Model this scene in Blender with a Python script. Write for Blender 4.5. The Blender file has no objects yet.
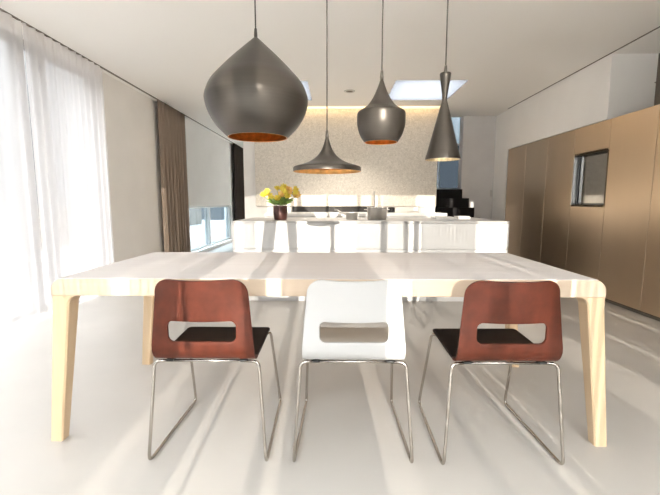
import bpy, bmesh, math, random
from mathutils import Vector, Matrix, Euler

random.seed(11)
PI = math.pi
SC = bpy.context.scene
COL = SC.collection

# ------------------------------------------------------------------ materials
def mat(name, color, rough=0.5, metal=0.0, spec=0.5, noise=None, bump=None, **kw):
    """Principled material; noise=(scale, amount, stretch) varies the base colour, bump=(scale, strength)."""
    m = bpy.data.materials.new(name); m.use_nodes = True
    nt = m.node_tree; b = nt.nodes['Principled BSDF']
    c = (color[0], color[1], color[2], 1)
    b.inputs['Base Color'].default_value = c
    b.inputs['Roughness'].default_value = rough
    b.inputs['Metallic'].default_value = metal
    b.inputs['Specular IOR Level'].default_value = spec
    for k, v in kw.items():
        b.inputs[k.replace('_', ' ')].default_value = v
    if noise or bump:
        tc = nt.nodes.new('ShaderNodeTexCoord')
    if noise:
        sc, amt, st = noise
        mp = nt.nodes.new('ShaderNodeMapping'); mp.inputs['Scale'].default_value = st
        nz = nt.nodes.new('ShaderNodeTexNoise'); nz.inputs['Scale'].default_value = sc
        nz.inputs['Detail'].default_value = 6
        rp = nt.nodes.new('ShaderNodeValToRGB')
        rp.color_ramp.elements[0].position = 0.3; rp.color_ramp.elements[1].position = 0.7
        rp.color_ramp.elements[0].color = tuple(max(0, x*(1-amt)) for x in color) + (1,)
        rp.color_ramp.elements[1].color = tuple(min(1, x*(1+amt)) for x in color) + (1,)
        nt.links.new(tc.outputs['Object'], mp.inputs['Vector'])
        nt.links.new(mp.outputs['Vector'], nz.inputs['Vector'])
        nt.links.new(nz.outputs['Fac'], rp.inputs['Fac'])
        nt.links.new(rp.outputs['Color'], b.inputs['Base Color'])
    if bump:
        nb = nt.nodes.new('ShaderNodeTexNoise'); nb.inputs['Scale'].default_value = bump[0]
        nb.inputs['Detail'].default_value = 4
        bp = nt.nodes.new('ShaderNodeBump'); bp.inputs['Strength'].default_value = bump[1]
        bp.inputs['Distance'].default_value = 0.002
        nt.links.new(tc.outputs['Object'], nb.inputs['Vector'])
        nt.links.new(nb.outputs['Fac'], bp.inputs['Height'])
        nt.links.new(bp.outputs['Normal'], b.inputs['Normal'])
    return m

def mat_glass(name, tint, refl=0.06):
    m = bpy.data.materials.new(name); m.use_nodes = True
    nt = m.node_tree; nt.nodes.clear()
    out = nt.nodes.new('ShaderNodeOutputMaterial')
    tr = nt.nodes.new('ShaderNodeBsdfTransparent'); tr.inputs['Color'].default_value = (*tint, 1)
    gl = nt.nodes.new('ShaderNodeBsdfGlossy'); gl.inputs['Roughness'].default_value = 0.02
    mx = nt.nodes.new('ShaderNodeMixShader'); mx.inputs['Fac'].default_value = refl
    nt.links.new(tr.outputs[0], mx.inputs[1]); nt.links.new(gl.outputs[0], mx.inputs[2])
    nt.links.new(mx.outputs[0], out.inputs[0])
    return m

def mat_sheer(name, color, clear, trans=0.6):
    m = bpy.data.materials.new(name); m.use_nodes = True
    nt = m.node_tree; nt.nodes.clear()
    out = nt.nodes.new('ShaderNodeOutputMaterial')
    tr = nt.nodes.new('ShaderNodeBsdfTransparent')
    df = nt.nodes.new('ShaderNodeBsdfDiffuse'); df.inputs['Color'].default_value = (*color, 1)
    tl = nt.nodes.new('ShaderNodeBsdfTranslucent'); tl.inputs['Color'].default_value = (*color, 1)
    a = nt.nodes.new('ShaderNodeMixShader'); a.inputs['Fac'].default_value = trans
    b = nt.nodes.new('ShaderNodeMixShader'); b.inputs['Fac'].default_value = clear
    nt.links.new(df.outputs[0], a.inputs[1]); nt.links.new(tl.outputs[0], a.inputs[2])
    nt.links.new(a.outputs[0], b.inputs[1]); nt.links.new(tr.outputs[0], b.inputs[2])
    nt.links.new(b.outputs[0], out.inputs[0])
    return m

def mat_emit(name, color, strength):
    m = bpy.data.materials.new(name); m.use_nodes = True
    nt = m.node_tree; nt.nodes.clear()
    out = nt.nodes.new('ShaderNodeOutputMaterial')
    e = nt.nodes.new('ShaderNodeEmission'); e.inputs[0].default_value = (*color, 1); e.inputs[1].default_value = strength
    nt.links.new(e.outputs[0], out.inputs[0])
    return m

def mat_stone(name):
    m = bpy.data.materials.new(name); m.use_nodes = True
    nt = m.node_tree; b = nt.nodes['Principled BSDF']
    tc = nt.nodes.new('ShaderNodeTexCoord')
    n1 = nt.nodes.new('ShaderNodeTexNoise'); n1.inputs['Scale'].default_value = 30; n1.inputs['Detail'].default_value = 8
    n1.inputs['Roughness'].default_value = 0.7; n1.inputs['Distortion'].default_value = 1.2
    r1 = nt.nodes.new('ShaderNodeValToRGB')
    r1.color_ramp.elements[0].position = 0.36; r1.color_ramp.elements[0].color = (0.54, 0.49, 0.415, 1)
    r1.color_ramp.elements[1].position = 0.62; r1.color_ramp.elements[1].color = (0.76, 0.705, 0.62, 1)
    nt.links.new(tc.outputs['Object'], n1.inputs['Vector'])
    nt.links.new(n1.outputs['Fac'], r1.inputs['Fac'])
    nt.links.new(r1.outputs['Color'], b.inputs['Base Color'])
    b.inputs['Roughness'].default_value = 0.5
    return m

def mat_wood(name, c0, c1, axis, rough=0.45):
    m = bpy.data.materials.new(name); m.use_nodes = True
    nt = m.node_tree; b = nt.nodes['Principled BSDF']
    tc = nt.nodes.new('ShaderNodeTexCoord')
    mp = nt.nodes.new('ShaderNodeMapping')
    s = [14, 14, 14]; s[axis] = 0.9; mp.inputs['Scale'].default_value = s
    n1 = nt.nodes.new('ShaderNodeTexNoise'); n1.inputs['Scale'].default_value = 2.2; n1.inputs['Detail'].default_value = 5
    n1.inputs['Distortion'].default_value = 0.6
    r1 = nt.nodes.new('ShaderNodeValToRGB')
    r1.color_ramp.elements[0].position = 0.3; r1.color_ramp.elements[0].color = (*c0, 1)
    r1.color_ramp.elements[1].position = 0.7; r1.color_ramp.elements[1].color = (*c1, 1)
    nt.links.new(tc.outputs['Object'], mp.inputs['Vector']); nt.links.new(mp.outputs['Vector'], n1.inputs['Vector'])
    nt.links.new(n1.outputs['Fac'], r1.inputs['Fac']); nt.links.new(r1.outputs['Color'], b.inputs['Base Color'])
    b.inputs['Roughness'].default_value = rough
    return m

M = {}
M['ceiling'] = mat('ceiling_paint', (0.905, 0.88, 0.84), 0.9, spec=0.2)
M['wall'] = mat('wall_paint', (0.90, 0.875, 0.845), 0.9, spec=0.2, noise=(3, 0.02, (1, 1, 1)))
M['wall_grey'] = mat('grey_plaster', (0.64, 0.62, 0.61), 0.85, spec=0.2, noise=(2.5, 0.06, (1, 1, 1)))
M['floor'] = mat('poured_floor', (0.475, 0.447, 0.415), 0.42, spec=0.35, noise=(1.6, 0.05, (1, 1, 1)))
M['dark_gap'] = mat('dark_gap', (0.16, 0.135, 0.11), 0.7)
M['stone'] = mat_stone('speckled_stone')
M['bronze'] = mat('bronze_panel', (0.66, 0.51, 0.36), 0.32, metal=0.95, noise=(1.2, 0.03, (3, 3, 0.4)))
M['bronze_dark'] = mat('bronze_panel_edge', (0.16, 0.12, 0.08), 0.5, metal=0.6)
M['brown_panel'] = mat('brown_wall_panel', (0.17, 0.14, 0.11), 0.5)
M['white_lacquer'] = mat('white_lacquer', (0.66, 0.655, 0.65), 0.35, spec=0.4)
M['grey_top'] = mat('pale_grey_worktop', (0.50, 0.49, 0.48), 0.35)
M['counter'] = mat('white_counter', (0.80, 0.79, 0.77), 0.35)
M['niche_side'] = mat('pale_shiny_metal', (0.88, 0.87, 0.85), 0.25, metal=1.0)
M['splash'] = mat('dark_grey_splashback', (0.055, 0.052, 0.05), 0.7, spec=0.2)
M['black'] = mat('black_glass', (0.015, 0.015, 0.016), 0.12)
M['oven_glass'] = mat('mirrored_oven_glass', (0.30, 0.295, 0.29), 0.06, metal=1.0)
M['stair'] = mat('black_stair', (0.018, 0.016, 0.016), 0.7, spec=0.1)
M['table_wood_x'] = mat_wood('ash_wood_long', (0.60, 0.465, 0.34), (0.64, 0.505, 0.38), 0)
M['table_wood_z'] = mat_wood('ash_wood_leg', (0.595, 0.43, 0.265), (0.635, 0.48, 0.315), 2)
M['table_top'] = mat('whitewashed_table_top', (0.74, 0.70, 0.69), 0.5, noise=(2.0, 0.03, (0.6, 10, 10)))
M['red_ply'] = mat('red_brown_leather', (0.085, 0.0195, 0.0095), 0.5, spec=0.2, noise=(16, 0.22, (1.2, 1.2, 1)))
M['seat_dark'] = mat('black_brown_seat', (0.016, 0.009, 0.007), 0.6, spec=0.2, noise=(30, 0.2, (1, 1, 1)))
M['white_shell'] = mat('white_shell', (0.56, 0.55, 0.54), 0.38)
M['white_seat'] = mat('cream_seat', (0.62, 0.58, 0.52), 0.5)
M['chrome'] = mat('satin_chrome', (0.47, 0.43, 0.39), 0.22, metal=1.0)
M['steel'] = mat('brushed_steel', (0.58, 0.56, 0.53), 0.34, metal=1.0)
M['black_plastic'] = mat('black_plastic', (0.02, 0.02, 0.02), 0.5)
M['shade_metal'] = mat('dark_spun_metal', (0.070, 0.060, 0.050), 0.36, metal=0.55, noise=(3, 0.06, (0.4, 0.4, 60)))
M['gold'] = mat('beaten_gold_lining', (0.78, 0.42, 0.14), 0.35, metal=0.9, noise=(30, 0.25, (1, 1, 1)))
M['gold_pale'] = mat('pale_gold_lining', (0.85, 0.66, 0.40), 0.35, metal=0.8, noise=(24, 0.25, (4, 4, 0.2)))
M['cord'] = mat('dark_cord', (0.07, 0.06, 0.05), 0.6)
M['bulb'] = mat_emit('warm_bulb', (1.0, 0.72, 0.40), 4.0)
M['led'] = mat_emit('warm_led_strip', (1.0, 0.70, 0.34), 5.0)
M['sheer'] = mat_sheer('white_sheer_curtain', (0.90, 0.875, 0.87), 0.30)
M['sheer_clear'] = mat_sheer('thin_white_sheer_curtain', (0.90, 0.875, 0.87), 0.46)
M['sheer_rear'] = mat_sheer('grey_sheer_rear_curtain', (0.30, 0.295, 0.29), 0.48, 0.7)
M['curtain_brown'] = mat('taupe_curtain', (0.30, 0.235, 0.185), 0.9, spec=0.1, noise=(6, 0.12, (20, 20, 0.3)))
M['curtain_dark'] = mat('dark_brown_curtain', (0.045, 0.034, 0.028), 0.9, spec=0.1)
M['frame_white'] = mat('pale_window_frame', (0.62, 0.60, 0.58), 0.5)
M['frame_grey'] = mat('grey_window_frame', (0.30, 0.29, 0.28), 0.45)
M['frame_alu'] = mat('aluminium_frame', (0.62, 0.61, 0.59), 0.35, metal=0.9)
M['glass'] = mat_glass('clear_glass', (0.97, 0.98, 0.98), 0.04)
M['glass_left'] = mat_glass('left_glass', (0.52, 0.52, 0.52), 0.05)
M['glass_blue'] = mat_glass('blue_tinted_glass', (0.44, 0.495, 0.53), 0.06)
M['glass_dark'] = mat_glass('dark_blue_glass', (0.27, 0.30, 0.33), 0.06)
M['skylight'] = mat_sheer('frosted_skylight', (0.165, 0.167, 0.173), 0.0, 1.0)
M['terrace_bounce'] = mat('pale_bounce_terrace', (0.74, 0.71, 0.67), 0.8, noise=(1.2, 0.08, (1, 1, 1)))
M['unseen_ground'] = mat('dark_ground', (0.06, 0.055, 0.048), 0.9, noise=(3, 0.3, (1, 1, 1)))
M['deck'] = mat('grey_deck', (0.15, 0.14, 0.13), 0.8, noise=(1.5, 0.1, (1, 12, 1)))
M['parapet'] = mat('beige_parapet', (0.17, 0.145, 0.12), 0.85)
M['vase'] = mat('copper_brown_vase', (0.085, 0.035, 0.028), 0.3, metal=0.35, noise=(18, 0.3, (1, 1, 1)))
M['petal_yellow'] = mat('yellow_petal', (0.84, 0.70, 0.10), 0.6)
M['petal_orange'] = mat('orange_petal', (0.86, 0.54, 0.15), 0.6)
M['leaf'] = mat('green_leaf', (0.20, 0.33, 0.06), 0.55, noise=(20, 0.3, (1, 1, 1)))
M['cloth'] = mat('white_cloth', (0.80, 0.785, 0.77), 0.85)
M['tray'] = mat('pale_grey_tray', (0.55, 0.54, 0.53), 0.5)
M['switch'] = mat('pale_switch', (0.50, 0.49, 0.48), 0.5)

# ------------------------------------------------------------------ helpers
def thing(name, label, cat, loc=(0, 0, 0), rotz=0.0, group=None):
    o = bpy.data.objects.new(name, None); COL.objects.link(o)
    o.empty_display_size = 0.1
    o.location = loc; o.rotation_euler = (0, 0, rotz)
    o['label'] = label; o['category'] = cat
    if group: o['group'] = group
    return o

def link(name, bm, m, parent=None, smooth=False, bevel=0.0, solid=0.0, segs=2):
    bmesh.ops.recalc_face_normals(bm, faces=bm.faces[:])
    me = bpy.data.meshes.new(name); bm.to_mesh(me); bm.free()
    ms = m if isinstance(m, (list, tuple)) else [m]
    for q in ms: me.materials.append(q)
    if smooth:
        for p in me.polygons: p.use_smooth = True
    o = bpy.data.objects.new(name, me); COL.objects.link(o)
    if parent: o.parent = parent
    if solid:
        md = o.modifiers.new('thickness', 'SOLIDIFY'); md.thickness = solid; md.offset = 0
    if bevel:
        md = o.modifiers.new('edges', 'BEVEL'); md.width = bevel; md.segments = segs
        md.limit_method = 'ANGLE'; md.angle_limit = math.radians(50)
    return o

def tag(o, label, cat, group=None):
    o['label'] = label; o['category'] = cat
    if group: o['group'] = group
    return o

def struct(name, bm, m, bevel=0.0, parent=None, label=None):
    o = link(name, bm, m, parent, bevel=bevel)
    if not parent: o['kind'] = 'structure'
    if label: o['label'] = label
    return o

def box(bm, x0, x1, y0, y1, z0, z1):
    v = [bm.verts.new((x, y, z)) for x in (x0, x1) for y in (y0, y1) for z in (z0, z1)]
    for f in ((0, 1, 3, 2), (4, 6, 7, 5), (0, 4, 5, 1), (2, 3, 7, 6), (0, 2, 6, 4), (1, 5, 7, 3)):
        bm.faces.new([v[i] for i in f])
    return bm

def B(*a):
    bm = bmesh.new()
    if a: box(bm, *a)
    return bm

def holed(a0, a1, b0, b1, t0, t1, holes, perm):
    """slab spanning a,b with thickness t and rectangular holes; perm maps (a,b,t) to (x,y,z)."""
    A = sorted({a0, a1, *[h[0] for h in holes], *[h[1] for h in holes]})
    Bb = sorted({b0, b1, *[h[2] for h in holes], *[h[3] for h in holes]})
    def solid(i, j):
        if i < 0 or j < 0 or i >= len(A)-1 or j >= len(Bb)-1: return False
        ca, cb = (A[i]+A[i+1])/2, (Bb[j]+Bb[j+1])/2
        return not any(h[0] < ca < h[1] and h[2] < cb < h[3] for h in holes)
    bm = bmesh.new(); V = {}
    def vert(a, b, t):
        k = (a, b, t)
        if k not in V:
            q = (a, b, t); V[k] = bm.verts.new((q[perm[0]], q[perm[1]], q[perm[2]]))
        return V[k]
    for i in range(len(A)-1):
        for j in range(len(Bb)-1):
            if not solid(i, j): continue
            p, q, r, s = A[i], A[i+1], Bb[j], Bb[j+1]
            for t in (t0, t1): bm.faces.new([vert(p, r, t), vert(q, r, t), vert(q, s, t), vert(p, s, t)])
            for (di, dj, e) in ((-1, 0, ((p, r), (p, s))), (1, 0, ((q, r), (q, s))), (0, -1, ((p, r), (q, r))), (0, 1, ((p, s), (q, s)))):
                if not solid(i+di, j+dj):
                    (u0, w0), (u1, w1) = e
                    bm.faces.new([vert(u0, w0, t0), vert(u1, w1, t0), vert(u1, w1, t1), vert(u0, w0, t1)])
    return bm

def lathe(bm, prof, n=64, c=(0, 0, 0), close=False):
    rings = []
    for r, z in prof:
        if r < 1e-5:
            rings.append([bm.verts.new((c[0], c[1], c[2]+z))])
        else:
            rings.append([bm.verts.new((c[0]+r*math.cos(2*PI*k/n), c[1]+r*math.sin(2*PI*k/n), c[2]+z)) for k in range(n)])
    for a, b in zip(rings, rings[1:]):
        for k in range(n):
            k2 = (k+1) % n
            if len(a) == 1 and len(b) == 1: continue
            if len(a) == 1: bm.faces.new([a[0], b[k2], b[k]])
            elif len(b) == 1: bm.faces.new([a[k], a[k2], b[0]])
            else: bm.faces.new([a[k], a[k2], b[k2], b[k]])
    return bm

def rounded(pts, r, n=6):
    """polyline with its inner corners rounded by radius r."""
    P = [Vector(p) for p in pts]; out = [P[0]]
    for i in range(1, len(P)-1):
        a, b, c = P[i-1], P[i], P[i+1]
        d0, d1 = (a-b), (c-b); rr = min(r, d0.length*0.49, d1.length*0.49)
        p0, p1 = b+d0.normalized()*rr, b+d1.normalized()*rr
        for k in range(n+1):
            t = k/n; out.append(p0*(1-t)**2 + b*2*t*(1-t) + p1*t*t)
    out.append(P[-1]); return out

def tube(bm, pts, r, n=10):
    P = [Vector(p) for p in pts]; rings = []
    t0 = (P[1]-P[0]).normalized()
    up = Vector((0, 0, 1)) if abs(t0.z) < 0.9 else Vector((1, 0, 0))
    nx = t0.cross(up).normalized()
    for i, p in enumerate(P):
        t = ((P[min(i+1, len(P)-1)]-p).normalized() + (p-P[max(i-1, 0)]).normalized())
        t = t.normalized() if t.length > 1e-9 else t0
        nx = (nx - t*nx.dot(t)).normalized(); ny = t.cross(nx)
        rings.append([bm.verts.new(p + (nx*math.cos(2*PI*k/n) + ny*math.sin(2*PI*k/n))*r) for k in range(n)])
    for a, b in zip(rings, rings[1:]):
        for k in range(n): bm.faces.new([a[k], a[(k+1) % n], b[(k+1) % n], b[k]])
    bm.faces.new(rings[0][::-1]); bm.faces.new(rings[-1])
    return bm

def copy_tree(o, parent=None):
    c = o.copy(); COL.objects.link(c)
    if parent: c.parent = parent
    for ch in list(o.children):
        copy_tree(ch, c)
    return c

# ------------------------------------------------------------------ room shell
CZ = 2.62                     # ceiling
YR, YB = -1.14, 12.4          # rear glazing, far end
XL, XR = -2.80, 3.38

SKY_L = (-1.29, -0.37, 5.16, 6.13)
SKY_R = (0.765, 1.69, 5.16, 6.13)
struct('floor', B(XL-0.2, XR+0.2, YR, YB+0.2, -0.2, 0.0), M['floor'])
struct('ceiling', holed(XL-0.2, XR+0.2, YR, YB+0.2, CZ, CZ+0.3,
       [SKY_L, SKY_R, (-1.37, 1.71, 6.50, 6.66), (-2.735, -2.695, YR+0.02, 12.3), (2.862, 2.896, 1.2, 6.74), (1.75, 3.58, 7.35, YB+0.2)], (0, 1, 2)), M['ceiling'])
# backing of the ceiling slots; dark strips stand in for the shade inside them
struct('trim_1', B(-2.735, -2.695, YR+0.02, 12.3, CZ+0.001, CZ+0.07), M['dark_gap'], label='curtain slot in the ceiling along the left windows, shade painted as a dark strip')
struct('trim_2', B(2.862, 2.896, 1.2, 6.74, CZ+0.006, CZ+0.03), M['dark_gap'], label='linear slot in the ceiling along the bronze cupboards, shade painted as a dark strip')
struct('trim_3', B(-1.37, 1.71, 6.50, 6.66, CZ+0.14, CZ+0.16), M['ceiling'])

# left wall with the tall glazing and a low window behind
struct('wall_left', holed(YR, YB, 0, CZ, XL-0.2, XL, [(-1.0, 4.75, 0.0, 2.56), (7.15, 10.35, 0.08, 0.990)], (2, 0, 1)), M['wall'])
struct('wall_end', holed(XL-0.2, 1.9, 0, CZ, YB, YB+0.2, [(-1.3, 0.1, 0.0, 2.5)], (0, 2, 1)), M['wall'])
# right side: panelled recess over the near cupboards, pillar and wall over the far ones, end wall by the stairs
struct('wall_right', B(XR, XR+0.2, YR, 9.2, 0, CZ), M['brown_panel'])
bm = B(2.9, XR, 4.30, 6.70, 1.955, CZ); box(bm, 2.9, XR, 6.70, 7.24, 0, CZ)
struct('wall_pillar', bm, M['wall'])
struct('wall_stair', B(2.31, XR, 7.24, 7.44, 0, CZ), M['wall_grey'])
struct('wall_back', holed(1.70, XR, 0, 4.2, 9.0, 9.2, [(1.9, 2.92, 1.36, 3.2)], (0, 2, 1)), M['wall_grey'])
bm = B(1.60, 1.72, 7.1, 9.2, 0, 4.2); box(bm, 1.60, 1.74, 9.2, YB, 0, CZ); box(bm, 3.3, 3.42, 7.44, 9.0, CZ, 4.2); box(bm, 1.72, 3.3, 7.25, 7.35, CZ+0.3, 4.2); box(bm, 1.6, 3.42, 7.25, 9.2, 4.2, 4.3)
struct('wall_stairwell', bm, M['wall'])
bm = B(XR-0.015, XR-0.002, 0.5, 4.40, 2.325, 2.332)
for y in (1.7, 2.9, 4.0): box(bm, XR-0.015, XR-0.002, y, y+0.008, 1.96, CZ)
struct('trim_4', bm, M['dark_gap'])
# free-standing kitchen wall
struct('wall_kitchen', B(-1.60, 1.72, 6.76, 7.1, 0, CZ), M['wall'])

# stone panel hung on the kitchen wall, warm light strip in the ceiling slot over it
o = link('stone_panel', B(-1.385, 1.715, 6.665, 6.755, 1.0, CZ-0.002), M['stone'], bevel=0.004)
tag(o, 'large beige speckled stone panel on the wall behind the kitchen island', 'wall panel')
o = link('light_strip', B(-1.30, 1.65, 6.59, 6.65, CZ+0.07, CZ+0.09), M['led'])
tag(o, 'warm glowing light strip in the ceiling slot above the stone panel', 'light strip')
o = link('splashback', B(-0.76, 0.66, 6.70, 6.757, 0.9025, 0.998), M['splash'])
tag(o, 'dark grey splashback strip below the stone panel', 'splashback')

# ------------------------------------------------------------------ windows
def window(name, frames, frame_mat, panes, pane_mat):
    bm = bmesh.new()
    for f in frames: box(bm, *f)
    w = struct(name, bm, frame_mat)
    for p in panes:
        link('pane', B(*p), pane_mat, w)
    return w

xg = XL-0.12
fr = [(xg-0.04, xg+0.04, -1.0, 4.75, 0.0, 0.05), (xg-0.04, xg+0.04, -1.0, 4.75, 2.50, 2.56)]
ys = [-1.0, 1.25, 2.45, 3.60, 3.86, 4.67]
for y in ys: fr.append((xg-0.04, xg+0.04, y, y+0.08, 0.05, 2.50))
w1 = window('window_1', fr, M['frame_grey'],
            [(xg-0.006, xg+0.006, a+0.08, b, 0.05, 2.50) for a, b in zip(ys, ys[1:])], M['glass_left'])
h = bmesh.new(); tube(h, rounded([(xg+0.05, 3.80, 1.02), (xg+0.09, 3.80, 1.02), (xg+0.09, 3.80, 1.16), (xg+0.05, 3.80, 1.16)], 0.02), 0.012)
link('window_handle', h, M['frame_alu'], w1, smooth=True)
xg2 = XL-0.10
fr = [(xg2-0.03, xg2+0.03, 7.15, 10.35, 0.08, 0.12), (xg2-0.03, xg2+0.03, 7.15, 10.35, 0.95, 0.99)]
for y in (7.15, 8.62, 10.29): fr.append((xg2-0.05, xg2+0.06, y, y+0.06, 0.12, 0.95))
window('window_2', fr, M['frame_alu'], [(xg2-0.006, xg2+0.006, 7.21, 8.62, 0.12, 0.95), (xg2-0.006, xg2+0.006, 8.68, 10.29, 0.12, 0.95)], M['glass_blue'])
# stairwell window: dark lower pane, bright upper pane
fr = [(1.9, 2.92, 9.05, 9.12, 1.36, 1.40), (1.9, 2.92, 9.05, 9.12, 2.36, 2.40), (2.88, 2.92, 9.05, 9.12, 1.4, 3.2), (1.9, 1.94, 9.05, 9.12, 1.4, 3.2),
      (2.36, 2.39, 9.05, 9.12, 1.4, 2.36)]
w3 = window('window_3', fr, M['frame_alu'], [(1.94, 2.88, 9.08, 9.09, 1.40, 2.36)], M['glass_dark'])
link('pane', B(1.94, 2.88, 9.08, 9.09, 2.40, 3.2), M['glass_blue'], w3)
fr = [(-1.3, 0.1, YB+0.06, YB+0.12, 0, 0.05), (-1.3, 0.1, YB+0.06, YB+0.12, 2.44, 2.5)] + [(x, x+0.06, YB+0.06, YB+0.12, 0.05, 2.44) for x in (-1.3, 0.04)]
window('window_7', fr, M['frame_grey'], [(-1.24, 0.04, YB+0.085, YB+0.095, 0.05, 2.44)], M['glass'])  # unseen window, added to light the far left passage
# skylights: frosted panes flush with the ceiling
for i, s in enumerate((SKY_L, SKY_R)):
    struct('window_%d' % (4+i), B(s[0], s[1], s[2], s[3], CZ+0.004, CZ+0.012), M['skylight'], label='frosted skylight pane in the ceiling')

# rear glazing behind the camera: posts, sheer hangings and clear gaps throw the stripes of sun
bm = bmesh.new()
posts = [(-2.95, -2.80), (-1.42, -1.30), (0.165, 0.215), (0.70, 0.77), (0.945, 1.0), (1.05, 1.11), (2.04, 2.36), (2.42, 2.86), (2.92, 3.12)]
for a, b in posts: box(bm, a, b, YR, YR+0.05, 0, CZ)
box(bm, -0.115, 0.31, YR, YR+0.05, 0, 1.42)          # unseen low panel, added to shade the table middle and white chair
for pr in ([(0, -0.68, -0.56), (1.1, -0.627, -0.51), (1.7, -0.555, -0.415), (2.2, -0.46, -0.395), (CZ, -0.44, -0.38)],
           [(0, -0.487, -0.465), (1.2, -0.487, -0.465), (1.5, -0.485, -0.47)],
           [(0, -0.24, -0.18), (1.1, -0.25, -0.18), (1.7, -0.295, -0.19), (2.2, -0.337, -0.233), (CZ, -0.35, -0.26)]):   # hangings gathered at a slant
    rings = [[bm.verts.new(v) for v in ((x0, YR+0.08, z), (x1, YR+0.08, z), (x1, YR+0.12, z), (x0, YR+0.12, z))] for z, x0, x1 in pr]
    for p, q in zip(rings, rings[1:]):
        for k in range(4): bm.faces.new([p[k], p[(k+1) % 4], q[(k+1) % 4], q[k]])
    bm.faces.new(rings[0]); bm.faces.new(rings[-1])
w6 = struct('window_6', bm, M['frame_white'])
link('pane', B(XL, XR, YR+0.02, YR+0.03, 0, CZ), M['glass'], w6)

def drape(y_or_x, a0, a1, z0, z1, pitch, amp, seed, axis='y', flare=0.0, overlap=0.0):
    """hanging cloth, folds along a (world axis), waving across it."""
    rnd = random.Random(seed); bm = bmesh.new()
    nf = max(1, int((a1-a0)/pitch)); n = nf*16
    ph = [rnd.uniform(-0.6, 0.6) for _ in range(nf+2)]; am = [rnd.uniform(0.6, 1.2) for _ in range(nf+2)]
    rows = []
    for k in range(9):
        f = k/8; z = z1 + (z0-z1)*f; row = []
        for i in range(n+1):
            t = i/n; c = t*nf; j = int(c); u = c-j
            A = amp*(am[j]*(1-u)+am[j+1]*u)*(0.75+0.45*f)
            p = 2*PI*c + (ph[j]*(1-u)+ph[j+1]*u)
            a = a0 + (a1-a0)*t + overlap*pitch*math.sin(2*p)*(0.8+0.3*f) + (t-0.5)*2*flare*f
            w = y_or_x + A*math.sin(p)
            row.append(bm.verts.new((w, a, z) if axis == 'y' else (a, w, z)))
        rows.append(row)
    for r0, r1 in zip(rows, rows[1:]):
        for i in range(n): bm.faces.new([r0[i], r0[i+1], r1[i+1], r1[i]])
    return bm

for k, (a, b, p, am, ov) in enumerate([(-2.78, -1.75, 0.10, 0.03, 0.25), (-1.75, -0.86, 0.05, 0.03, 0.3), (-0.78, -0.64, 0.07, 0.02, 0.2),
                                     (1.12, 1.70, 0.065, 0.03, 0.30), (0.42, 0.94, 0.17, 0.02, 0.10)]):
    link('sheer_hanging', drape(YR+0.14, a, b, 0.02, CZ-0.01, p, am, 50+k, 'x', 0, ov), M['sheer_rear'], w6, smooth=True)

# ------------------------------------------------------------------ outside
struct('terrace_bounce', B(-14, 12, -2.5, YR, -0.25, -0.05), M['terrace_bounce'])  # unseen pale strip, added to bounce daylight onto the ceiling
struct('terrace_bounce_end', B(-3.0, 4, YB+0.2, YB+2.6, -0.25, -0.05), M['terrace_bounce'])  # unseen, added to bounce daylight in through the end window
struct('ground', B(-30, 30, -40, -2.5, -0.25, -0.06), M['unseen_ground'])  # unseen, added dark to keep low bounce light off the chairs
bm = B(-14, XL-0.2, YR, 24, -0.25, -0.05)
struct('terrace_side', bm, M['deck'])
bm = B(-7.2, -7.0, -6, 20, -0.05, 0.95)
struct('terrace_wall', bm, M['parapet'])

# ------------------------------------------------------------------ curtains
CX = -2.715
o = link('sheer_curtain', drape(CX-0.01, 1.55, 3.485, 0.015, CZ+0.02, 0.15, 0.024, 3), M['sheer_clear'], smooth=True)
tag(o, 'white sheer curtain nearest the camera, frames of the glass door showing through it', 'curtain', 'white sheer curtains on the left')
o = link('sheer_curtain', drape(CX-0.01, 3.50, 4.66, 0.015, CZ+0.02, 0.10, 0.024, 5, flare=0.0), M['sheer'], smooth=True)
tag(o, 'white sheer curtain bunched against the bare wall, behind the left table end', 'curtain', 'white sheer curtains on the left')
o = link('taupe_curtain', drape(CX-0.01, 6.06, 7.10, 0.015, CZ+0.02, 0.13, 0.05, 8), M['curtain_brown'], smooth=True, solid=0.006)
tag(o, 'taupe brown floor length curtain on the left wall beside the low window', 'curtain')
o = link('dark_curtain', drape(CX-0.01, 10.4, 11.95, 0.015, CZ+0.02, 0.17, 0.05, 9), M['curtain_dark'], smooth=True, solid=0.006)
tag(o, 'dark brown curtain at the far left behind the white island', 'curtain')

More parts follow.
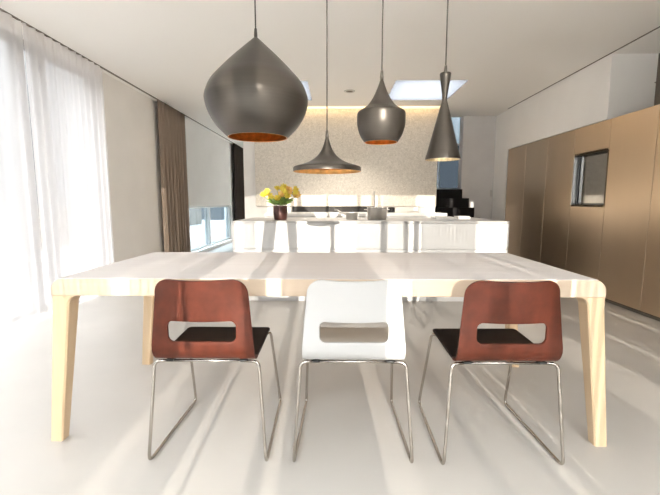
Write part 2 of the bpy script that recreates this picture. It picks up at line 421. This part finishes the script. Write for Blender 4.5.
# ------------------------------------------------------------------ bronze cupboards
def cupboard(y0, y1, label, oven=False):
    t = thing('tall_cupboard', label, 'cupboard', (2.9, (y0+y1)/2, 0), 0, 'bronze cupboards along the right wall')
    w = (y1-y0)/2; D = 0.47; g = 0.003
    T = 1.95
    if not oven:
        link('body', B(0.022, D, -w+0.001, w-0.001, 0.03, T), M['bronze_dark'], t)
        link('door', B(0, 0.02, -w+g, w-g, 0.045, T-0.004), M['bronze'], t, bevel=0.002)
    else:
        za, zb = 1.040, 1.628
        bm = B(0.022, D, -w+0.001, w-0.001, 0.03, za-0.02)
        box(bm, 0.022, D, -w+0.001, w-0.001, zb+0.02, T)
        box(bm, 0.30, D, -w+0.001, w-0.001, za-0.02, zb+0.02)
        link('body', bm, M['bronze_dark'], t)
        link('door', B(0, 0.02, -w+g, w-g, 0.045, za-0.004), M['bronze'], t, bevel=0.002)
        link('door', B(0, 0.02, -w+g, w-g, zb+0.004, T-0.004), M['bronze'], t, bevel=0.002)
        bm = B(0.0, 0.30, -w+0.001, -w+0.018, za, zb)
        box(bm, 0.0, 0.30, -w+0.018, w-0.018, za-0.02, za); box(bm, 0.0, 0.30, -w+0.018, w-0.018, zb, zb+0.02)
        link('niche_frame', bm, M['bronze_dark'], t)
        o = link('niche_side', B(0.0, 0.30, w-0.018, w-0.001, za, zb), M['niche_side'], t); o['label'] = 'pale shiny side of the oven niche'
    link('plinth', B(0.03, D, -w+0.001, w-0.001, 0.0, 0.03), M['dark_gap'], t)
    return t
Y = [6.67, 6.06, 5.45, 4.84, 4.23, 3.62, 3.01, 2.40]
labels = ['tall bronze cupboard at the far end next to the pale wall',
          'tall bronze cupboard second from the far end, plain single door',
          'tall bronze cupboard just beyond the oven column, plain single door',
          'tall bronze cupboard holding the dark glass oven in a niche',
          'tall bronze cupboard just on the near side of the oven column',
          'tall bronze cupboard cut by the right edge, nearer than the oven column',
          'tall bronze cupboard nearest the camera']
for i in range(7):
    cupboard(Y[i+1], Y[i], labels[i], oven=(i == 3))
t = thing('built_in_oven', 'built-in oven with mirrored dark glass front set in the bronze cupboards', 'oven', (2.9, 4.535, 1.0415))
link('body', B(0.075, 0.29, -0.282, 0.282, 0.0, 0.584), M['black'], t)
link('door_frame', holed(-0.282, 0.282, 0, 0.584, 0.05, 0.074, [(-0.262, 0.255, 0.018, 0.562)], (2, 0, 1)), M['black'], t)
link('door_glass', B(0.058, 0.070, -0.262, 0.255, 0.018, 0.562), M['oven_glass'], t)

# ------------------------------------------------------------------ kitchen island and back counter
t = thing('kitchen_island', 'long white kitchen island with a pale grey top behind the dining table', 'kitchen island', (0.36, 4.09, 0))
IX = 1.47
link('body', B(-IX, IX, 0.022, 1.0, 0.0, 0.845), M['white_lacquer'], t)
link('worktop', B(-IX-0.002, IX+0.002, -0.002, 1.003, 0.852, 0.872), M['grey_top'], t, bevel=0.002)
link('front_panel', B(-IX, IX, 0.0, 0.020, 0.578, 0.849), M['white_lacquer'], t, bevel=0.0015)
link('front_panel', B(-IX, IX, 0.0, 0.020, 0.03, 0.572), M['white_lacquer'], t, bevel=0.0015)
t = thing('back_counter', 'low white counter along the wall under the stone panel', 'counter', (0.31, 5.95, 0))
link('body', B(-1.40, 1.38, 0.03, 0.77, 0, 0.855), M['white_lacquer'], t)
link('worktop', B(-1.41, 1.395, 0.0, 0.783, 0.857, 0.902), M['counter'], t, bevel=0.003)

# ------------------------------------------------------------------ stairs
t = thing('staircase', 'black staircase rising behind the right end of the stone panel', 'staircase', (1.76, 5.7, 0))
for k in range(8):
    z = 0.163*(k+1); y = 0.2*k
    xr = (2.325 + 0.03*(7-k)) - 1.76 if k < 7 else 0.535
    link('step', B(0, xr, y, y+0.199 if k < 7 else y+1.75, 0 if k < 7 else z-0.18, z), M['stair'], t, bevel=0.004)

# ------------------------------------------------------------------ table
TX0, TX1, TY0, TY1 = -1.228, 1.140, 1.605, 2.480
SPL = 0.062   # outward splay of the feet
TZ0, TZ1 = 0.673, 0.748
tc = ((TX0+TX1)/2, (TY0+TY1)/2)
t = thing('dining_table', 'long pale ash dining table with a whitewashed top and tapered legs', 'table', (tc[0], tc[1], 0))
HW, HD = (TX1-TX0)/2, (TY1-TY0)/2
R = 0.052
bm = bmesh.new()
prof = [(-HW, TZ0), (-HW, TZ1-R)]
prof += [(-HW+R-R*math.cos(a), TZ1-R+R*math.sin(a)) for a in [PI/2*k/8 for k in range(1, 9)]]
prof += [(HW-R+R*math.sin(a), TZ1-R+R*math.cos(a)) for a in [PI/2*k/8 for k in range(0, 9)]]
prof += [(HW, TZ0)]
fv = [bm.verts.new((x, -HD, z)) for x, z in prof]; bv = [bm.verts.new((x, HD, z)) for x, z in prof]
bm.faces.new(fv); bm.faces.new(bv[::-1])
for i in range(len(prof)):
    j = (i+1) % len(prof); bm.faces.new([fv[i], fv[j], bv[j], bv[i]])
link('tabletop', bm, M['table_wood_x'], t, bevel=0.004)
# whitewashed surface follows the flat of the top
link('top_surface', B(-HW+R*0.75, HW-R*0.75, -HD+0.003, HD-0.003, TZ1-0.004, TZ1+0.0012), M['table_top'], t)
def leg(sx, sy):
    """front leg: flat outside, tapering inside, curved into the underside of the top."""
    bm = bmesh.new(); rings = []
    r = 0.045; wt, wb = 0.072, 0.056; dt, db = 0.075, 0.05
    zs = [(0.0, 0)]
    levels = [0.0, 0.2, 0.4, 0.55, TZ0-r] + [TZ0-r+r*math.sin(PI/2*k/7) for k in range(1, 8)]
    for z in levels:
        f = min(1, z/(TZ0-r))
        w = wb+(wt-wb)*f; d = db+(dt-db)*f
        if z > TZ0-r:
            e = r-math.sqrt(max(0, r*r-(z-(TZ0-r))**2)); w += e
        x0 = -HW - SPL*(1-min(1, z/(TZ0-r))); x1 = x0+w; y0, y1 = -HD, -HD+d
        c = 0.006
        ring = [(x0+c, y0), (x1-c, y0), (x1, y0+c), (x1, y1-c), (x1-c, y1), (x0+c, y1), (x0, y1-c), (x0, y0+c)]
        rings.append([bm.verts.new((-sx*x, -sy*y, z)) for x, y in ring])
    for a, b in zip(rings, rings[1:]):
        for k in range(8): bm.faces.new([a[k], a[(k+1) % 8], b[(k+1) % 8], b[k]])
    bm.faces.new(rings[0]); bm.faces.new(rings[-1])
    return bm
for sx in (-1, 1):
    for sy in (-1, 1): link('leg', leg(sx, sy), M['table_wood_z'], t)

# ------------------------------------------------------------------ chairs
def shell_profile():
    P = [Vector((0.385, 0.452)), Vector((0.30, 0.449)), Vector((0.20, 0.444)), Vector((0.10, 0.440)), Vector((0.065, 0.440))]
    a, b, c = Vector((0.065, 0.440)), Vector((0.006, 0.438)), Vector((-0.003, 0.505))
    for k in range(1, 9):
        q = k/8; P.append(a*(1-q)**2 + b*2*q*(1-q) + c*q*q)
    nseat = 4
    top = Vector((-0.035, 0.779))
    for k in range(1, 29): P.append(c.lerp(top, k/28))
    return P, nseat
def arc_at(P, L, s):
    for i in range(1, len(P)):
        if s <= L[i] or i == len(P)-1:
            f = (s-L[i-1])/max(1e-9, L[i]-L[i-1]); return P[i-1].lerp(P[i], f)

def shell(which):
    P, ns = shell_profile(); L = [0]
    for a, b in zip(P, P[1:]): L.append(L[-1]+(b-a).length)
    sb = L[ns]; St = L[-1]
    s_bend = sb + 0.10
    r = 0.058
    bm = bmesh.new()
    if which == 'seat':
        ss = [0, 0.004, 0.012, 0.025, 0.06, 0.12, 0.2, 0.26, sb]; slot = None
    else:
        s0, s1 = s_bend+0.026, s_bend+0.113; rs = 0.024
        ss = [sb, sb+0.015, sb+0.03, sb+0.045, sb+0.06, sb+0.075, sb+0.09, s_bend+0.012]
        for k in range(7): ss.append(s0 + rs*(1-math.cos(PI/2*k/6)))
        ss += [s0+0.04, s1-0.04]
        for k in range(7): ss.append(s1 - rs + rs*math.sin(PI/2*k/6))
        ss += [s1+0.02, s1+0.05, St-0.09, St-0.075]
        for k in range(9): ss.append(St - r + r*math.sin(PI/2*k/8))
        ss = sorted(set(round(x, 5) for x in ss))
    def halfw(s):
        if s < sb: w = 0.204
        else: w = 0.204 + (0.177-0.204)*max(0, (s-s_bend))/(St-s_bend)
        if which == 'seat' and s < 0.02: w -= 0.02-math.sqrt(max(0, 0.02**2-(0.02-s)**2))
        if which != 'seat' and s > St-r: w -= r-math.sqrt(max(0, r*r-(s-(St-r))**2))
        return w
    def slotw(s):
        A = 0.135
        if which == 'seat': return A
        if s < s0: return A-rs
        if s > s1: return A-rs
        e = min(s-s0, s1-s)
        return A-rs+math.sqrt(max(0, rs*rs-(rs-e)**2)) if e < rs else A
    nl, nm = 5, 12; rows = []
    for s in ss:
        p = arc_at(P, L, s); w = halfw(s); a = min(slotw(s), w-0.02)
        ts = [-w+(w-a)*k/nl for k in range(nl)] + [-a+2*a*k/nm for k in range(nm)] + [a+(w-a)*k/nl for k in range(nl+1)]
        row = []
        f = max(0, (s-s_bend)/(St-s_bend)); sag = 0.042*min(1, f*1.3)
        for tt in ts:
            q = (tt/0.19)**2
            row.append(bm.verts.new((tt, p.x + sag*q, p.y + 0.008*f*(q-0.5)*min(1, f*2))))
        rows.append(row)
    for ri in range(len(rows)-1):
        sm = (ss[ri]+ss[ri+1])/2
        for i in range(len(rows[0])-1):
            if which != 'seat' and s0 < sm < s1 and nl <= i < nl+nm: continue
            bm.faces.new([rows[ri][i], rows[ri][i+1], rows[ri+1][i+1], rows[ri+1][i]])
    loose = [v for v in bm.verts if not v.link_faces]
    bmesh.ops.delete(bm, geom=loose, context='VERTS')
    return bm

def sled(sx):
    r = 0.0068
    bm = bmesh.new()
    pts = [(sx*0.165, 0.045, 0.4265), (sx*0.214, 0.035, 0.4265), (sx*0.243, -0.002, r), (sx*0.229, 0.500, r), (sx*0.206, 0.372, 0.436), (sx*0.18, 0.33, 0.4365)]
    tube(bm, rounded(pts, 0.036, 8), r, 12)
    return bm

def make_chair(label, loc, rotz, back_m, seat_m, group=None):
    t = thing('dining_chair', label, 'chair', loc, rotz, group)
    b = link('backrest', shell('back'), back_m, t, smooth=True, solid=0.011, bevel=0.003)
    s = link('seat', shell('seat'), seat_m, t, smooth=True, solid=0.011, bevel=0.003)
    for sx in (-1, 1): link('sled_leg', sled(sx), M['chrome'], t, smooth=True)
    bm = bmesh.new(); tube(bm, [(-0.17, 0.045, 0.4265), (0.17, 0.045, 0.4265)], 0.0062, 12); link('crossbar', bm, M['chrome'], t, smooth=True)
    bm = bmesh.new(); tube(bm, [(-0.19, 0.335, 0.4365), (0.19, 0.335, 0.4365)], 0.0062, 12); link('crossbar', bm, M['chrome'], t, smooth=True)
    for sx in (-1, 1):
        link('mounting_pad', B(sx*0.15-0.014, sx*0.15+0.014, 0.03, 0.065, 0.429, 0.436), M['black_plastic'], t)
    return t
c1 = make_chair('red-brown slotted back chair with dark seat, near the left end of the table', (-0.528, 1.466, 0), 0.0, M['red_ply'], M['seat_dark'], 'chairs along the near side of the table')
c2 = make_chair('white slotted back chair with chrome sled legs between two red-brown chairs', (0.071, 1.464, 0), 0.0, M['white_shell'], M['white_seat'], 'chairs along the near side of the table')
c3 = copy_tree(c1); c3.location = (0.681, 1.459, 0); c3.rotation_euler = (0, 0, math.radians(0.8))
c3['label'] = 'red-brown slotted back chair with dark seat, near the right end of the table'

# ------------------------------------------------------------------ pendants
def smooth_prof(pts, n=10):
    """Catmull-Rom through (r, z) points."""
    out = []; P = [pts[0]]+list(pts)+[pts[-1]]
    for i in range(1, len(P)-2):
        for k in range(n):
            u = k/n; q = []
            for d in (0, 1):
                a, b, c, e = P[i-1][d], P[i][d], P[i+1][d], P[i+2][d]
                q.append(0.5*((2*b)+(-a+c)*u+(2*a-5*b+4*c-e)*u*u+(-a+3*b-3*c+e)*u**3))
            out.append((max(q[0], 0.0), q[1]))
    out.append(pts[-1]); return out

def pendant(label, loc, prof, lining, watt, bulb_z, top):
    """loc: centre of the lower rim; prof from the top down to the rim, z above the rim."""
    t = thing('pendant_lamp', label, 'pendant lamp', loc, 0, 'dark metal pendant lamps over the table')
    bm = lathe(bmesh.new(), prof, 96); link('lamp_shade', bm, M['shade_metal'], t, smooth=True)
    inner = [(max(r-0.004, 0.0), z-0.003 if z > 0.01 else z) for r, z in prof]
    bm = lathe(bmesh.new(), inner + [prof[-1]], 96); link('shade_lining', bm, lining, t, smooth=True)
    bm = lathe(bmesh.new(), [(0, top+0.035), (0.006, top+0.035), (0.0085, top+0.005), (0.0085, top-0.008), (0, top-0.008)], 20)
    link('cord_grip', bm, M['cord'], t, smooth=True)
    bm = bmesh.new(); tube(bm, [(0, 0, top+0.03), (0, 0, CZ-loc[2]-0.02)], 0.0034, 8); link('cord', bm, M['cord'], t, smooth=True)
    bm = lathe(bmesh.new(), [(0, CZ-loc[2]-0.026), (0.055, CZ-loc[2]-0.026), (0.06, CZ-loc[2]-0.02), (0.06, CZ-loc[2]-0.001), (0, CZ-loc[2]-0.001)], 32)
    link('ceiling_canopy', bm, M['shade_metal'], t, smooth=False)
    bm = lathe(bmesh.new(), [(0.02*math.sin(PI*k/10), bulb_z-0.02*math.cos(PI*k/10)) for k in range(11)], 20)
    link('bulb', bm, M['bulb'], t, smooth=True)
    return t

k = 0.0052
st = smooth_prof([(0.002, 0.487), (0.055, 0.438), (0.119, 0.378), (0.178, 0.317), (0.226, 0.262), (0.252, 0.205), (0.254, 0.165), (0.237, 0.110), (0.203, 0.055), (0.149, 0.0)])
pendant('largest dark metal pendant lamp, bulging and onion shaped with a pointed top', (-0.397, 2.0, 1.398), st, M['gold'], 1, 0.15, 0.487)
wd = smooth_prof([(0.008, 0.170), (0.018, 0.135), (0.033, 0.102), (0.058, 0.072), (0.098, 0.047), (0.150, 0.030), (0.168, 0.024)]) + [(0.172, 0.020), (0.173, 0.0)]
pendant('wide flat dark metal pendant lamp with a gold lining, shaped like a hat', (-0.046, 2.0, 1.228), wd, M['gold'], 1, 0.055, 0.170)
ft = smooth_prof([(0.005, 0.312), (0.022, 0.262), (0.044, 0.215), (0.072, 0.178), (0.098, 0.160)]) + smooth_prof([(0.102, 0.157), (0.118, 0.146), (0.121, 0.122), (0.119, 0.080), (0.105, 0.035), (0.083, 0.0)])
pendant('mid-sized dark metal pendant lamp with a round belly and tapering neck', (0.226, 2.0, 1.373), ft, M['gold'], 1, 0.10, 0.312)
tl = [(0.0, 0.419), (0.026, 0.419), (0.0275, 0.415), (0.0265, 0.405)] + smooth_prof([(0.0255, 0.395), (0.0170, 0.340), (0.0125, 0.308), (0.0140, 0.285), (0.0320, 0.215), (0.0590, 0.110), (0.0870, 0.004)]) + [(0.0870, 0.0)]
pendant('narrow hourglass dark metal pendant lamp, rightmost over the table', (0.540, 2.0, 1.287), tl, M['gold_pale'], 1, 0.09, 0.419)

# ------------------------------------------------------------------ things on the island and counter
IZ = 0.8725
t = tag(link('vase', lathe(bmesh.new(), [(0, 0), (0.066, 0), (0.070, 0.006), (0.078, 0.05), (0.081, 0.10), (0.078, 0.155), (0.076, 0.160), (0.070, 0.158), (0.071, 0.10), (0, 0.09)], 40), M['vase'], smooth=True),
        'dark copper brown vase holding flowers on the white island', 'vase')
t.location = (-0.628, 4.36, IZ)
bq = thing('flower_bouquet', 'bunch of yellow and orange flowers with green leaves in the brown vase', 'flowers', (-0.628, 4.36, IZ+0.10))
rnd = random.Random(4)
def blossom(c, r, tilt):
    bm = bmesh.new()
    for ring, (nn, op) in enumerate(((6, 0.85), (5, 0.45))):
        for q in range(nn):
            a = 2*PI*q/nn + ring*0.5
            d = Vector((math.cos(a)*math.sin(op), math.sin(a)*math.sin(op), math.cos(op)))
            s = Vector((-math.sin(a), math.cos(a), 0))
            p0 = Vector((0, 0, 0)); tip = d*r*1.25; mid = d*r*0.7 + Vector((0, 0, -0.08*r))
            vs = [p0, mid - s*r*0.42, tip - s*r*0.12, tip + s*r*0.12, mid + s*r*0.42]
            v = [bm.verts.new(x) for x in vs]; bm.faces.new(v)
    lathe(bm, [(0, -0.3*r), (0.22*r, -0.05*r), (0.16*r, 0.25*r), (0, 0.32*r)], 8)
    bmesh.ops.transform(bm, matrix=Matrix.Translation(c) @ Euler(tilt).to_matrix().to_4x4(), verts=bm.verts[:])
    return bm
spots = [(-0.185, -0.02, 0.165, 0), (-0.150, 0.03, 0.205, 0), (-0.125, -0.04, 0.150, 0), (-0.145, -0.05, 0.185, 0), (-0.035, 0.02, 0.235, 0), (0.015, -0.02, 0.225, 0), (0.030, 0.04, 0.250, 0),
         (0.005, -0.06, 0.165, 1), (0.050, -0.05, 0.190, 0), (0.085, 0.0, 0.220, 1), (0.110, -0.04, 0.175, 1), (0.150, 0.0, 0.195, 0), (0.185, 0.01, 0.165, 1), (0.150, 0.05, 0.225, 0), (0.075, -0.07, 0.150, 0), (-0.02, -0.07, 0.130, 0)]
st_bm = bmesh.new()
for (x, y, z, c) in spots:
    link('blossom', blossom(Vector((x, y, z)), rnd.uniform(0.040, 0.054), (rnd.uniform(0.3, 1.1), x*4, rnd.uniform(0, 3))), M['petal_orange'] if c else M['petal_yellow'], bq, solid=0.002)
    p = Vector((x*0.25, y*0.25, 0.05))
    tube(st_bm, [Vector((x*0.1, y*0.1, 0.0)), p, p.lerp(Vector((x, y, z)), 0.6)+Vector((0, 0, 0.015)), Vector((x, y, z))], 0.0028, 6)
link('stems', st_bm, M['leaf'], bq, smooth=True)
lf = bmesh.new()
for q in range(72):
    a = rnd.uniform(0, 2*PI); rad = rnd.uniform(0.04, 0.165); z = 0.085 + rnd.uniform(0.0, 0.08) + (0.15-rad)*0.25
    base = Vector((math.cos(a)*rad*0.35, math.sin(a)*rad*0.3, 0.068)); tip = Vector((math.cos(a)*rad*1.1, math.sin(a)*rad*0.6, z))
    d = tip-base; s = d.cross(Vector((0, 0, 1))).normalized()*rnd.uniform(0.013, 0.024)
    m_ = base+d*0.55+Vector((0, 0, 0.018))
    v = [lf.verts.new(x) for x in (base, base+d*0.3-s*0.8, m_-s, tip, m_+s, base+d*0.3+s*0.8)]
    lf.faces.new(v)
o = link('foliage', lf, M['leaf'], bq, solid=0.002); o['kind'] = 'stuff'

t = thing('cooking_pot', 'steel cooking pot with two side handles on the white island', 'pot', (0.475, 4.50, IZ))
link('pot_body', lathe(bmesh.new(), [(0, 0.0), (0.105, 0.0), (0.111, 0.006), (0.112, 0.135), (0.116, 0.140), (0.112, 0.143), (0.108, 0.138), (0.107, 0.01), (0, 0.008)], 48), M['steel'], t, smooth=True)
for sx in (-1, 1):
    bm = bmesh.new(); tube(bm, rounded([(sx*0.111, -0.03, 0.112), (sx*0.142, -0.03, 0.116), (sx*0.142, 0.03, 0.116), (sx*0.111, 0.03, 0.112)], 0.012), 0.006); link('handle', bm, M['steel'], t, smooth=True)
t = thing('ladle', 'steel ladle standing upright in the cooking pot', 'ladle', (0.455, 4.52, IZ+0.012))
bm = bmesh.new(); tube(bm, [(0, 0, 0.03), (-0.005, 0.01, 0.2), (-0.012, 0.02, 0.315)], 0.006, 8); link('handle', bm, M['steel'], t, smooth=True)
link('bowl', lathe(bmesh.new(), [(0, 0), (0.02, 0.004), (0.032, 0.02), (0.034, 0.036), (0.031, 0.036), (0.018, 0.008), (0, 0.004)], 20), M['steel'], t, smooth=True)
t = thing('saucepan', 'small steel saucepan with a long handle left of the cooking pot', 'saucepan', (0.185, 4.50, IZ))
link('pan_body', lathe(bmesh.new(), [(0, 0), (0.062, 0), (0.068, 0.006), (0.070, 0.072), (0.074, 0.076), (0.069, 0.077), (0.065, 0.07), (0.063, 0.01), (0, 0.008)], 36), M['steel'], t, smooth=True)
bm = bmesh.new(); tube(bm, rounded([(-0.066, -0.01, 0.058), (-0.10, -0.015, 0.068), (-0.20, -0.03, 0.118)], 0.03), 0.010); link('handle', bm, M['steel'], t, smooth=True)
# right end of the island / counter
t = tag(link('serving_tray', B(-0.12, 0.12, -0.13, 0.13, 0, 0.022), M['tray'], bevel=0.006), 'pale grey serving tray on the right part of the island', 'tray'); t.location = (1.31, 4.74, IZ)
def cloth_bm():
    bm = bmesh.new()
    for q, (dx, h0, h1) in enumerate(((0.0, 0.0, 0.010), (0.006, 0.0115, 0.021), (-0.006, 0.0225, 0.032))):
        box(bm, -0.075+dx, 0.075+dx, -0.07, 0.07, h0, h1)
    return bm
t = tag(link('folded_cloth', cloth_bm(), M['cloth'], bevel=0.006), 'folded white cloth near the right end of the island', 'cloth'); t.location = (1.53, 4.70, IZ)
t = thing('storage_box', 'white lidded box on the back counter below the stone panel', 'box', (1.44, 6.2, 0.9025))
link('body', B(-0.12, 0.12, -0.08, 0.08, 0, 0.085), M['cloth'], t, bevel=0.004)
link('lid', B(-0.125, 0.125, -0.085, 0.085, 0.0855, 0.105), M['cloth'], t, bevel=0.004)
t = tag(link('canister', lathe(bmesh.new(), [(0, 0), (0.055, 0), (0.06, 0.005), (0.06, 0.07), (0.05, 0.085), (0, 0.09)], 28), M['black'], smooth=True), 'short black canister on the back counter right of the splashback', 'canister')
t.location = (0.92, 6.45, 0.9025)

# wall switch, downlight
t = thing('wall_switch', 'small pale wall switch on the grey wall beside the stairs', 'switch', (2.87, 7.24, 1.235))
link('plate', B(-0.02, 0.02, -0.008, 0, -0.06, 0.06), M['switch'], t, bevel=0.002)
link('rocker', B(-0.012, 0.012, -0.012, -0.0085, -0.03, 0.03), M['switch'], t, bevel=0.001)
t = thing('ceiling_spotlight', 'small round recessed spotlight in the ceiling before the stone panel', 'spotlight', (0.186, 5.62, CZ))
link('ring', lathe(bmesh.new(), [(0.050, 0), (0.078, 0), (0.078, -0.006), (0.070, -0.010), (0.052, -0.010), (0.050, 0)], 32), M['frame_alu'], t, smooth=True)
link('lens', lathe(bmesh.new(), [(0, -0.004), (0.0495, -0.004), (0.0495, -0.001), (0, -0.001)], 32), M['dark_gap'], t)

L = bpy.data.lights.new('spotlight_lamp', 'SPOT'); L.energy = 95; L.spot_size = math.radians(110); L.spot_blend = 0.6; L.shadow_soft_size = 0.045; L.color = (1.0, 0.93, 0.84)
o = bpy.data.objects.new('spotlight_lamp', L); COL.objects.link(o); o.location = (0, 0, -0.02); o.parent = t
# ------------------------------------------------------------------ light
SKY_LOW, SKY_HIGH = 1.0, 68.0
w = bpy.data.worlds.new('sky'); SC.world = w; w.use_nodes = True
nt = w.node_tree; bg = nt.nodes['Background']
bg.inputs['Color'].default_value = (0.93, 0.97, 1.0, 1)
wt = nt.nodes.new('ShaderNodeTexCoord'); ws = nt.nodes.new('ShaderNodeSeparateXYZ'); wm = nt.nodes.new('ShaderNodeMapRange')
wp = nt.nodes.new('ShaderNodeMath'); wp.operation = 'POWER'; wp.inputs[1].default_value = 3.0; wp.use_clamp = True
wm.inputs['To Min'].default_value = SKY_LOW; wm.inputs['To Max'].default_value = SKY_HIGH      # overcast-like sky, brighter overhead
nt.links.new(wt.outputs['Generated'], ws.inputs[0]); nt.links.new(ws.outputs['Z'], wp.inputs[0]); nt.links.new(wp.outputs[0], wm.inputs['Value']); nt.links.new(wm.outputs['Result'], bg.inputs['Strength'])
el, az = math.radians(10.4), math.radians(2.5)
d = Vector((-math.sin(az)*math.cos(el), math.cos(az)*math.cos(el), -math.sin(el)))
L = bpy.data.lights.new('sun', 'SUN'); L.energy = 4.8; L.angle = math.radians(0.3); L.color = (1.0, 0.91, 0.80)
o = bpy.data.objects.new('sun', L); COL.objects.link(o); o.rotation_euler = d.to_track_quat('-Z', 'Y').to_euler(); o.location = (1, -6, 4)
def portal(name, loc, dirv, sx, sy):
    L = bpy.data.lights.new(name, 'AREA'); L.shape = 'RECTANGLE'; L.size = sx; L.size_y = sy
    L.cycles.is_portal = True
    o = bpy.data.objects.new(name, L); COL.objects.link(o); o.location = loc
    o.rotation_euler = Vector(dirv).to_track_quat('-Z', 'Z' if abs(dirv[2]) < 0.5 else 'Y').to_euler()
portal('portal_rear', ((XL+XR)/2, YR-0.02, CZ/2), (0, 1, 0), XR-XL, CZ)
portal('portal_left', (XL-0.21, 1.87, 1.28), (1, 0, 0), 5.75, 2.56)
portal('portal_low', (XL-0.21, 8.75, 0.535), (1, 0, 0), 3.2, 0.92)
portal('portal_end', (-0.6, YB+0.22, 1.25), (0, -1, 0), 1.4, 2.5)
portal('portal_stairs', (2.41, 9.21, 2.28), (0, -1, 0), 1.02, 1.84)
for s in (SKY_L, SKY_R): portal('portal_sky', ((s[0]+s[1])/2, (s[2]+s[3])/2, CZ+0.31), (0, 0, -1), s[1]-s[0], s[3]-s[2])

# ------------------------------------------------------------------ camera
cam = bpy.data.cameras.new('camera'); cam.sensor_width = 36; cam.lens = 36*385/660; cam.clip_start = 0.02
co = bpy.data.objects.new('camera', cam); COL.objects.link(co)
co.location = (0, 0, 1.074)
co.rotation_euler = (math.radians(90)-math.atan(45.5/385), 0, math.radians(0.89))
SC.camera = co
SC.view_settings.view_transform = 'Standard'; SC.view_settings.look = 'None'
SC.view_settings.exposure = 0.62; SC.view_settings.gamma = 1.0; SC.view_settings.use_curve_mapping = False
SC.cycles.max_bounces = 14; SC.cycles.diffuse_bounces = 8; SC.cycles.transparent_max_bounces = 24
SC.cycles.use_denoising = True
SC.cycles.sample_clamp_indirect = 6.0
